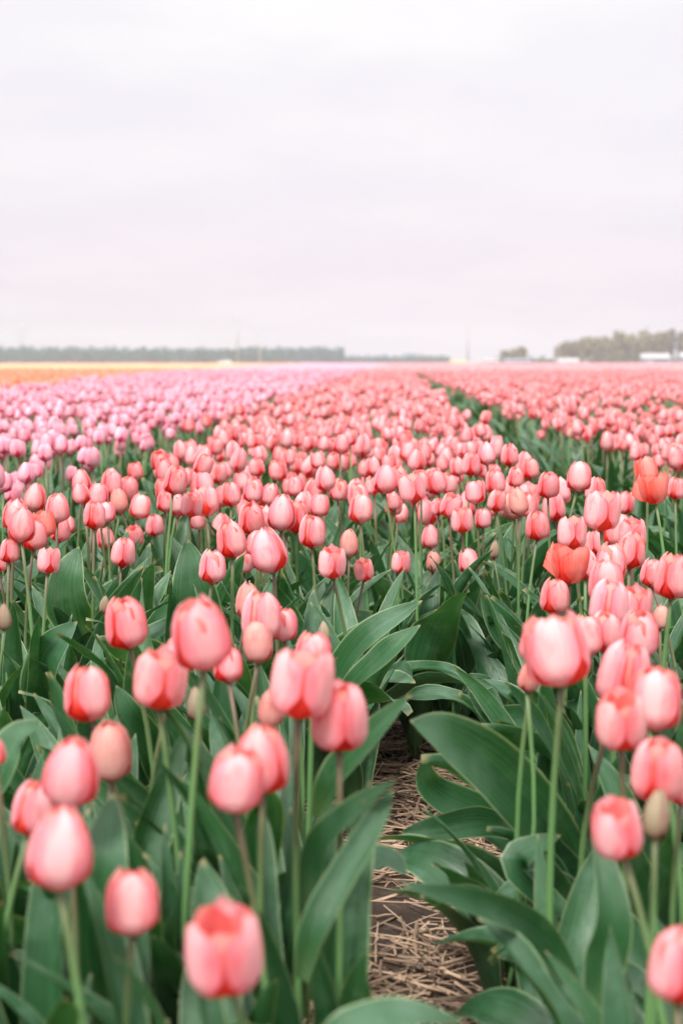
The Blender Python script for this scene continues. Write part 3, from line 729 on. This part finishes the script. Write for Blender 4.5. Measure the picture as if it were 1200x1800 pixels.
for i in range(len(X)):
    k = int(B[i])
    if k not in LIM or cnt[k] >= LIM[k]: continue
    x, y = X[i], Y[i]
    if not (-.276 * y - .06 < x < .204 * y + .06): continue
    cnt[k] += 1; used[i] = True
    root = empty('pink_tulip' if k == 1 else 'lilac_tulip', (x, y, 0))
    if k == 2: tag(root, 'lilac pink tulip at the open edge of the lilac bed beside the leafy gap' if x > -1.35 else 'lilac pink tulip in the first rows of the lilac bed at the picture edge' if y < 6 else 'small lilac pink tulip deeper inside the lilac bed', 'tulip', 'lilac tulips of the side bed')
    elif x > .5: tag(root, 'pink tulip in the front rows across the green furrow', 'tulip', 'pink tulips across the furrow')
    else: tag(root, 'small pink tulip packed in the middle bed along the gap to the lilac bed' if x < -.38 else 'small pink tulip packed in the middle bed along the green furrow' if x > .08 else 'small pink tulip packed in the heart of the middle bed', 'tulip', 'pink tulips packed in the middle bed')
    w, h = WZ[i], HZ[i]; zb = h - .65 * w
    rz = rng.uniform(0, 6.28)
    link(STEM1, 'stem', root, (0, 0, 0), (0, 0, rz), (1, 1, zb + .01))
    me = FAR[k][int(rng.integers(0, 7))]
    tone = rng.uniform(.90, 1.07)
    o = link(me, 'bloom', root, (.012 * math.sin(3) * math.cos(rz), 0, zb), (rng.normal(0, .15), rng.normal(0, .15), rz), float(w)); o.color = (1, tone, tone, 1)
    for j in range(2):
        link((LEAF if j == 0 else LEAFN)[int(rng.integers(0, 10))], 'leaf', root, (0, 0, .01), (0, 0, rng.uniform(0, 6.28)), float(rng.uniform(.38, .46)))

def proto_collection(name, objs):
    c = bpy.data.collections.new(name)
    for o in objs: c.objects.link(o)
    return c
def whole_tulip(shape, mat, seed, nl=2, nu=5, nv=6, h=.478, w=.045):
    g = np.random.default_rng(seed); b = MB()
    v, f, a = tube(np.stack([.01 * np.sin(np.linspace(0, 3, 4)), np.zeros(4), np.linspace(0, h - .5 * w, 4)], -1), .0030, 4); b.add(v, f, a, 1)
    bloom_mb(b, shape, w, h - .65 * w, g.uniform(0, 6), seed * 7, nu, nv, 0, g.normal(0, .16, 2))
    for j in range(nl):
        v, a = leaf_arr(g.uniform(.40, .48), g.uniform(.06, .10), R(g.uniform(5, 20)), R(g.uniform(20, 70)), .6, .04, g.uniform(-.6, .6), seed + j, 3, 6)
        rz = g.uniform(0, 6.28); v = v.reshape(-1, 3); v = np.stack([v[:, 0] * math.cos(rz) - v[:, 1] * math.sin(rz), v[:, 0] * math.sin(rz) + v[:, 1] * math.cos(rz), v[:, 2]], -1)
        b.add(v, grid_faces(3, 6), a, 2)
    return bpy.data.objects.new('tulip_form', b.mesh('tulip_form', [mat, M['stem'], M['leaf']]))
def clump(mat, seed, size=.5, n=15):
    g = np.random.default_rng(seed); b = MB()
    for j in range(n):
        w = g.normal(.045, .004); x, y = g.uniform(-size / 2, size / 2, 2); z = g.normal(.478, .03) - .6 * w
        an = np.linspace(0, 2 * np.pi, 6, endpoint=False) + g.uniform(0, 1)
        lv = [(.12, 0), (.95, .35), (.95, .75), (.35, 1.28)]
        v = np.array([[x + .5 * w * r * math.cos(t), y + .5 * w * r * math.sin(t), z + w * hh] for r, hh in lv for t in an])
        a = np.array([[math.sin(3 * t) * .9, hh / 1.3, .0] for r, hh in lv for t in an])
        f = [(k * 6 + i, k * 6 + (i + 1) % 6, (k + 1) * 6 + (i + 1) % 6, (k + 1) * 6 + i) for k in range(3) for i in range(6)] + [tuple(18 + i for i in range(6))]
        b.add(v, f, a, 0)
        if j % 2 == 0:
            L = g.uniform(.2, .3); v, a = leaf_arr(.34, .09, R(10), R(50), .5, .03, 0, seed + j, 3, 4); rz = g.uniform(0, 6.28); v = v.reshape(-1, 3)
            v = np.stack([x + v[:, 0] * math.cos(rz) - v[:, 1] * math.sin(rz), y + v[:, 0] * math.sin(rz) + v[:, 1] * math.cos(rz), v[:, 2]], -1); b.add(v, grid_faces(3, 4), a, 1)
    return bpy.data.objects.new('tulip_clump', b.mesh('tulip_clump', [mat, M['leaf']]))
def scatter(name, label, x, y, rot, scl, protos):
    n = len(x); me = bpy.data.meshes.new(name); me.vertices.add(n)
    me.vertices.foreach_set('co', np.stack([x, y, np.zeros(n)], -1).astype(np.float32).ravel())
    at = me.attributes.new('rot', 'FLOAT_VECTOR', 'POINT'); at.data.foreach_set('vector', rot.astype(np.float32).ravel())
    at = me.attributes.new('scl', 'FLOAT', 'POINT'); at.data.foreach_set('value', scl.astype(np.float32))
    at = me.attributes.new('pick', 'INT', 'POINT'); at.data.foreach_set('value', rng.integers(0, len(protos), n).astype(np.int32))
    me.update()
    o = link(me, name); tag(o, label, None, None, 'stuff')
    ng = bpy.data.node_groups.new(name + '_spread', 'GeometryNodeTree')
    ng.interface.new_socket('Geometry', in_out='INPUT', socket_type='NodeSocketGeometry'); ng.interface.new_socket('Geometry', in_out='OUTPUT', socket_type='NodeSocketGeometry')
    gi = ng.nodes.new('NodeGroupInput'); go = ng.nodes.new('NodeGroupOutput')
    ci = ng.nodes.new('GeometryNodeCollectionInfo'); ci.inputs[0].default_value = proto_collection(name + '_forms', protos)
    ci.inputs['Separate Children'].default_value = True; ci.inputs['Reset Children'].default_value = True
    ip = ng.nodes.new('GeometryNodeInstanceOnPoints'); ip.inputs['Pick Instance'].default_value = True
    def na(n_, ty):
        q = ng.nodes.new('GeometryNodeInputNamedAttribute'); q.data_type = ty; q.inputs[0].default_value = n_; return q.outputs[0]
    er = ng.nodes.new('FunctionNodeEulerToRotation')
    ng.links.new(na('rot', 'FLOAT_VECTOR'), er.inputs[0])
    ng.links.new(gi.outputs[0], ip.inputs['Points']); ng.links.new(ci.outputs[0], ip.inputs['Instance'])
    ng.links.new(na('pick', 'INT'), ip.inputs['Instance Index']); ng.links.new(er.outputs[0], ip.inputs['Rotation']); ng.links.new(na('scl', 'FLOAT'), ip.inputs['Scale'])
    ng.links.new(ip.outputs[0], go.inputs[0])
    md = o.modifiers.new('spread', 'NODES'); md.node_group = ng
    return o
def rot_of(n, tl=.07):
    return np.stack([rng.normal(0, tl, n), rng.normal(0, tl, n), rng.uniform(0, 6.28, n)], -1)
KINDS = {1: ('pink_tulip_field', 'dense far mass of pink tulips running to the horizon', ['pink', 'pink', 'rose', 'pink', 'pink', 'rose']),
         2: ('lilac_tulip_field', 'dense far mass of pale lilac pink tulips', ['lilac'] * 5),
         3: ('orange_tulip_field', 'strip of orange tulips beyond the lilac bed', ['orange'] * 3),
         4: ('yellow_tulip_field', 'strip of pale yellow tulips far across the field', ['yellow'] * 3)}
for k, (nm, lab, mats) in KINDS.items():
    s = (B == k) & ~used
    shp = ['egg', 'oval', 'top', 'oval', 'egg', 'half']
    if s.any():
        sc = np.clip(HZ[s] / .478, .82, 1.2)
        o = scatter(nm, lab, X[s], Y[s], rot_of(s.sum()), sc, [whole_tulip(shp[j], M[m], 700 + 20 * k + j) for j, m in enumerate(mats)])
Xc, Yc = jitter(48, 130, .46, 8); Bc = bed_of(Xc, Yc)
for k, (nm, lab, mats) in KINDS.items():
    s = Bc == k
    if s.any(): scatter('distant_' + nm, 'distant ' + lab, Xc[s], Yc[s], np.stack([np.zeros(s.sum()), np.zeros(s.sum()), rng.uniform(0, 6.28, s.sum())], -1), np.ones(s.sum()), [clump(M[m], 900 + 20 * k + j) for j, m in enumerate(mats)])
# past 130 m the blooms run together: a ragged canopy per crop, as high as the flowers stand
def canopy(k, nm, lab, mat):
    b = MB(); ys = np.concatenate([np.arange(130, 220, 1.), np.arange(220, 440, 3.)])
    for j, y in enumerate(ys):
        dy = 1. if y < 220 else 3.
        lo, hi = -.276 * y - 4, .204 * y + 4
        xs = np.arange(lo, hi, .9 if y < 220 else 1.6); bb = bed_of(xs, np.full(len(xs), y))
        for x, q in zip(xs, bb):
            if q == k or (q == 0 and k == 1 and x > .4) or (q == 0 and k == 2 and -3 > x > -12 and False):
                z = .44 + rng.uniform(0, .06); w_ = (.9 if y < 220 else 1.6) * .52
                v = np.array([(x - w_, y - dy * .5, z - .30), (x + w_, y - dy * .5, z - .30), (x + w_, y + dy * .5, z - .05), (x - w_, y + dy * .5, z - .05), (x, y, z + .07)])
                uu = rng.uniform(.45, .9); a = np.tile([uu, .5, 0], (5, 1))
                b.add(v, [(0, 1, 4), (1, 2, 4), (2, 3, 4), (3, 0, 4)], a)
    if b.n: tag(link(b.mesh(nm, [mat]), nm), lab, None, None, 'stuff')
canopy(1, 'horizon_pink_tulips', 'pink haze of tulips at the far end of the field', M['pink'])
canopy(2, 'horizon_lilac_tulips', 'pale pink line of tulips at the far end of the field', M['lilac'])
canopy(3, 'horizon_orange_tulips', 'thin orange line of tulips before the far wood', M['orange'])
canopy(4, 'horizon_yellow_tulips', 'thin yellow line of tulips before the far wood', M['yellow'])

# ------------------------------------------------------------------ the horizon
def crown_quads(b, c, r, n, g, q, m=0):
    d = g.normal(0, 1, (n, 3)); d /= np.linalg.norm(d, axis=1)[:, None]
    p = np.array(c) + d * (g.uniform(.25, 1, (n, 1)) ** .5) * np.array(r) * (1 + .22 * np.sin(3 * d[:, :1] * 2 + c[0]))
    for x in p:
        a1 = g.normal(0, 1, 3); a1 /= np.linalg.norm(a1); a2 = np.cross(a1, g.normal(0, 1, 3)); a2 /= np.linalg.norm(a2); s = q * g.uniform(.6, 1.3)
        b.add([x - a1 * s - a2 * s, x + a1 * s - a2 * s * .6, x + a1 * s * .7 + a2 * s, x - a1 * s + a2 * s * .8], [(0, 1, 2, 3)], None, m)
YW = math.atan(90 / 2500)
def px(x, d): return (x - 690) / 2500 * d          # sideways metres of a bearing at distance d
# far wood: one mass of trees along the left horizon
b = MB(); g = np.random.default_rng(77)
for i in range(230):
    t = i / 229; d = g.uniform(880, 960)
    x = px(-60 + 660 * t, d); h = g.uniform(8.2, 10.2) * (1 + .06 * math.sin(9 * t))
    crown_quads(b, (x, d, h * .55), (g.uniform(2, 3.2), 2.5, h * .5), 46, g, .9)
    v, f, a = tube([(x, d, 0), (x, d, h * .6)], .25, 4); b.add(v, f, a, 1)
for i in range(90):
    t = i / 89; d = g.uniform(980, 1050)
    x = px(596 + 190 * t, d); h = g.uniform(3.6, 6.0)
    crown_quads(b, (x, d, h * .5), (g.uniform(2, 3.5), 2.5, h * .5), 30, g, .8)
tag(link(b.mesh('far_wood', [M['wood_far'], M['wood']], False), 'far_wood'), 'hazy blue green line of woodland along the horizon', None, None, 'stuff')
def tree(x, d, h, rw, mat, label, group, seed, n=1000):
    g = np.random.default_rng(seed)
    r = empty('tree', (x, d, 0)); tag(r, label, 'tree', group)
    b = MB(); v, f, a = tube([(0, 0, 0), (.1, 0, h * .3), (.0, .1, h * .75)], np.array([.35, .26, .08]), 6); b.add(v, f, a)
    for k in range(6):
        an = g.uniform(0, 6.28); z0 = h * g.uniform(.25, .5); v, f, a = tube([(0, 0, z0), (rw * .4 * math.cos(an), rw * .4 * math.sin(an), z0 + h * .18), (rw * .8 * math.cos(an), rw * .8 * math.sin(an), z0 + h * .3)], np.array([.14, .09, .03]), 4); b.add(v, f, a)
    link(b.mesh('trunk', [M['wood']]), 'trunk', r)
    b = MB()
    for k in range(7):
        an = g.uniform(0, 6.28); rr_ = g.uniform(0, .5) * rw
        crown_quads(b, (rr_ * math.cos(an), rr_ * math.sin(an), h * g.uniform(.26, .76)), (rw * .55, rw * .55, h * .24), n // 7, g, .5)
    link(b.mesh('crown', [mat], False), 'crown', r)
for i in range(17):
    x_ = 985 + i * 14.5; d = 640 + (i % 3) * 14
    hp = np.interp(x_, [975, 1020, 1080, 1140, 1210], [39, 47, 57, 63, 66]); dark = i in (13, 14)
    tree(px(x_, d), d, hp / 2500 * d * (1.03 if dark else g.uniform(.93, 1.02)), 5.2 if not dark else 3.0, M['crown_dark'] if dark else M['crown_brown'],
         'tall dark slender tree beside the white roofed barn' if dark else 'bare brown budding tree in the long far grove above the white roofs', 'trees of the far grove', 400 + i)
for i, (x_, hp) in enumerate([(884, 25), (899, 28), (914, 32)]):
    tree(px(x_, 650), 650, hp / 2500 * 650, 3.2, M['crown_brown'], 'brown budding tree in the small far clump standing apart', 'trees of the small far clump', 440 + i)
for i in range(15):
    x_ = 880 + i * 22 + g.uniform(-6, 6); d = 610
    s_ = empty('bush', (px(x_, d), d, 0)); tag(s_, 'low dark green bush in the strip under the far brown trees', 'bush', 'bushes at the far field edge')
    b = MB(); crown_quads(b, (0, 0, 1.4), (3.0, 1.5, 1.5 + g.uniform(0, .9)), 90, g, .4); link(b.mesh('foliage', [M['crown_green']], False), 'foliage', s_)
def barn(x_, w_, d, hw, hr, wall, roof, label, name='barn'):
    r = empty(name, (px(x_, d), d, 0)); tag(r, label, 'barn')
    W = w_ / 2500 * d
    b = MB(); box(b, (0, 0, hw / 2), (W, 9, hw)); link(b.mesh('wall', [wall], False), 'wall', r)
    b = MB(); v = np.array([(-W/2-.4,-5,hw-.05),(W/2+.4,-5,hw-.05),(W/2+.4,0,hw+hr),(-W/2-.4,0,hw+hr),(-W/2-.4,5,hw-.05),(W/2+.4,5,hw-.05)])
    b.add(v, [(0,1,2,3),(3,2,5,4),(0,3,4),(1,5,2),(0,4,5,1)]); link(b.mesh('roof', [roof], False), 'roof', r)
    b = MB(); box(b, (-W * .25, -4.54, hw * .38), (W * .16, .1, hw * .76)); link(b.mesh('door', [M['grey']], False), 'door', r)
    for k in range(3):
        b = MB(); box(b, (W * (.02 + .15 * k), -4.53, hw * .6), (W * .09, .08, hw * .28)); link(b.mesh('window', [M['glass']], False), 'window', r)
barn(1143, 46, 590, 2.4, 2.0, M['bluegrey'], M['white'], 'far barn with long white roof and blue grey wall below the brown grove')
barn(993, 34, 590, .9, 1.6, M['white'], M['white'], 'low all white far shed at the start of the brown grove', 'shed')
barn(1203, 34, 600, 2.8, 2.2, M['bluegrey'], M['white'], 'white roofed far barn cut by the picture edge beyond the dark slender trees')
barn(905, 46, 600, 1.4, .8, M['bluegrey'], M['bluegrey'], 'low blue grey far shed under the small tree clump', 'shed')
barn(860, 26, 590, 1.2, .9, M['white'], M['white'], 'small white far shed just left of the small tree clump', 'shed')
barn(804, 30, 560, .7, .5, M['yellowp'], M['yellowp'], 'low orange yellow far shed at the foot of the thin mast', 'shed')
barn(720, 22, 1300, 9., 2.2, M['bluegrey'], M['bluegrey'], 'pale far block rising above the low wood at the vanishing rows', 'warehouse')
barn(950, 30, 640, 2.2, .8, M['bluegrey'], M['grey'], 'grey far shed between the small clump and the long grove', 'shed')
def mast(x_, d, ytop, rad, label):
    h = (637 - ytop) / 2500 * d + .78; r = empty('mast', (px(x_, d), d, 0)); tag(r, label, 'mast')
    b = MB(); v, f, a = tube([(0, 0, 0), (0, 0, h * .5), (0, 0, h)], np.array([rad, rad * .8, rad * .5]), 8); b.add(v, f, a); link(b.mesh('pole', [M['grey']]), 'pole', r)
    b = MB(); box(b, (0, 0, .25), (rad * 5, rad * 5, .5)); link(b.mesh('footing', [M['white']], False), 'footing', r)
    for k in range(3):
        b = MB(); box(b, (0, 0, h * (.8 + .07 * k)), (rad * 6, rad * .8, rad * .8)); link(b.mesh('crossarm', [M['grey']], False), 'crossarm', r)
mast(820, 700, 565, .42, 'thin tall far mast above the orange yellow shed')
mast(418, 700, 552, .60, 'tall pale far mast in front of the blue green wood, taller of its pair')
mast(457, 800, 580, .5, 'shorter far mast of the pair before the blue green wood')
def pylon(x_, d, ytop, label):
    h = (637 - ytop) / 2500 * d; r = empty('pylon', (px(x_, d), d, 0)); tag(r, label, 'pylon')
    for sx_ in (-1, 1):
        for sy_ in (-1, 1):
            b = MB(); v, f, a = tube([(sx_ * 2.4, sy_ * 2.4, 0), (sx_ * .5, sy_ * .5, h)], .14, 4); b.add(v, f, a); link(b.mesh('leg', [M['grey']]), 'leg', r)
    for k in range(7):
        z0, z1 = h * k / 7, h * (k + 1) / 7; w0, w1 = 2.4 - 1.9 * k / 7, 2.4 - 1.9 * (k + 1) / 7
        for s_ in (-1, 1):
            b = MB(); v, f, a = tube([(-w0 * s_, -w0, z0), (w1 * s_, -w1, z1)], .07, 4); b.add(v, f, a); link(b.mesh('brace', [M['grey']]), 'brace', r)
    for z_ in (.72, .86):
        b = MB(); box(b, (0, 0, h * z_), (8, .3, .3)); link(b.mesh('crossarm', [M['grey']], False), 'crossarm', r)
pylon(37, 950, 568, 'pale lattice pylon fading into the sky over the wood end')
def car(x_, d, mat, label, L=4.3, rz=0, kind='car', hh=1.0):
    r = empty('parked_' + kind, (px(x_, d), d, 0)); r.rotation_euler.z = rz; tag(r, label, kind)
    b = MB(); v = np.array([(-.5,.32),(-.5,.75),(-.46,.86),(-.30,.90),(-.17,1.38),(.14,1.42),(.28,.95),(.47,.84),(.5,.6),(.49,.32)]) * np.array([L, hh])
    n = len(v); P = np.concatenate([np.stack([v[:, 0], np.full(n, -.85), v[:, 1]], -1), np.stack([v[:, 0], np.full(n, .85), v[:, 1]], -1)])
    b.add(P, [(i, i + 1, n + i + 1, n + i) for i in range(n - 1)] + [(n - 1, 0, n, 2 * n - 1)] + [tuple(range(n))[::-1], tuple(n + i for i in range(n))]); link(b.mesh('body', [mat], False), 'body', r)
    for s_ in (-.86, .86):
        b = MB(); box(b, (-.04 * L, s_, 1.12 * hh), (L * .36, .03, .32 * hh)); link(b.mesh('window', [M['glass']], False), 'window', r)
        for x in (-.3, .3):
            b = MB(); v, f, a = tube([(x * L, s_ - .1, .33), (x * L, s_ + .1, .33)], .33, 10); b.add(v, f, a); link(b.mesh('wheel', [M['rubber']], False), 'wheel', r)
car(146, 840, M['darkcar'], 'dark far car before the wood, first of two dark specks', 4.6)
car(180, 840, M['darkcar'], 'dark low far car before the wood, second of two dark specks', 4.9)
car(396, 500, M['whitecar'], 'white far van at the edge of the yellow strip near the pale mast', 5.0, 0, 'van', 1.3)

# ------------------------------------------------------------------ air
HAZE = .00052
if HAZE:
    b = MB(); box(b, (0, 700, 14.5), (2400, 1500, 33)); hz = link(b.mesh('haze', []), 'haze'); tag(hz, 'pale haze over the field', None, None, 'stuff')
    m = bpy.data.materials.new('haze_air'); m.use_nodes = True; t = m.node_tree; t.nodes.clear(); out = nd(t, 'ShaderNodeOutputMaterial'); pv = nd(t, 'ShaderNodeVolumePrincipled')
    pv.inputs['Color'].default_value = (.70, .715, .765, 1); pv.inputs['Density'].default_value = HAZE; t.links.new(pv.outputs[0], out.inputs['Volume']); hz.data.materials.append(m)
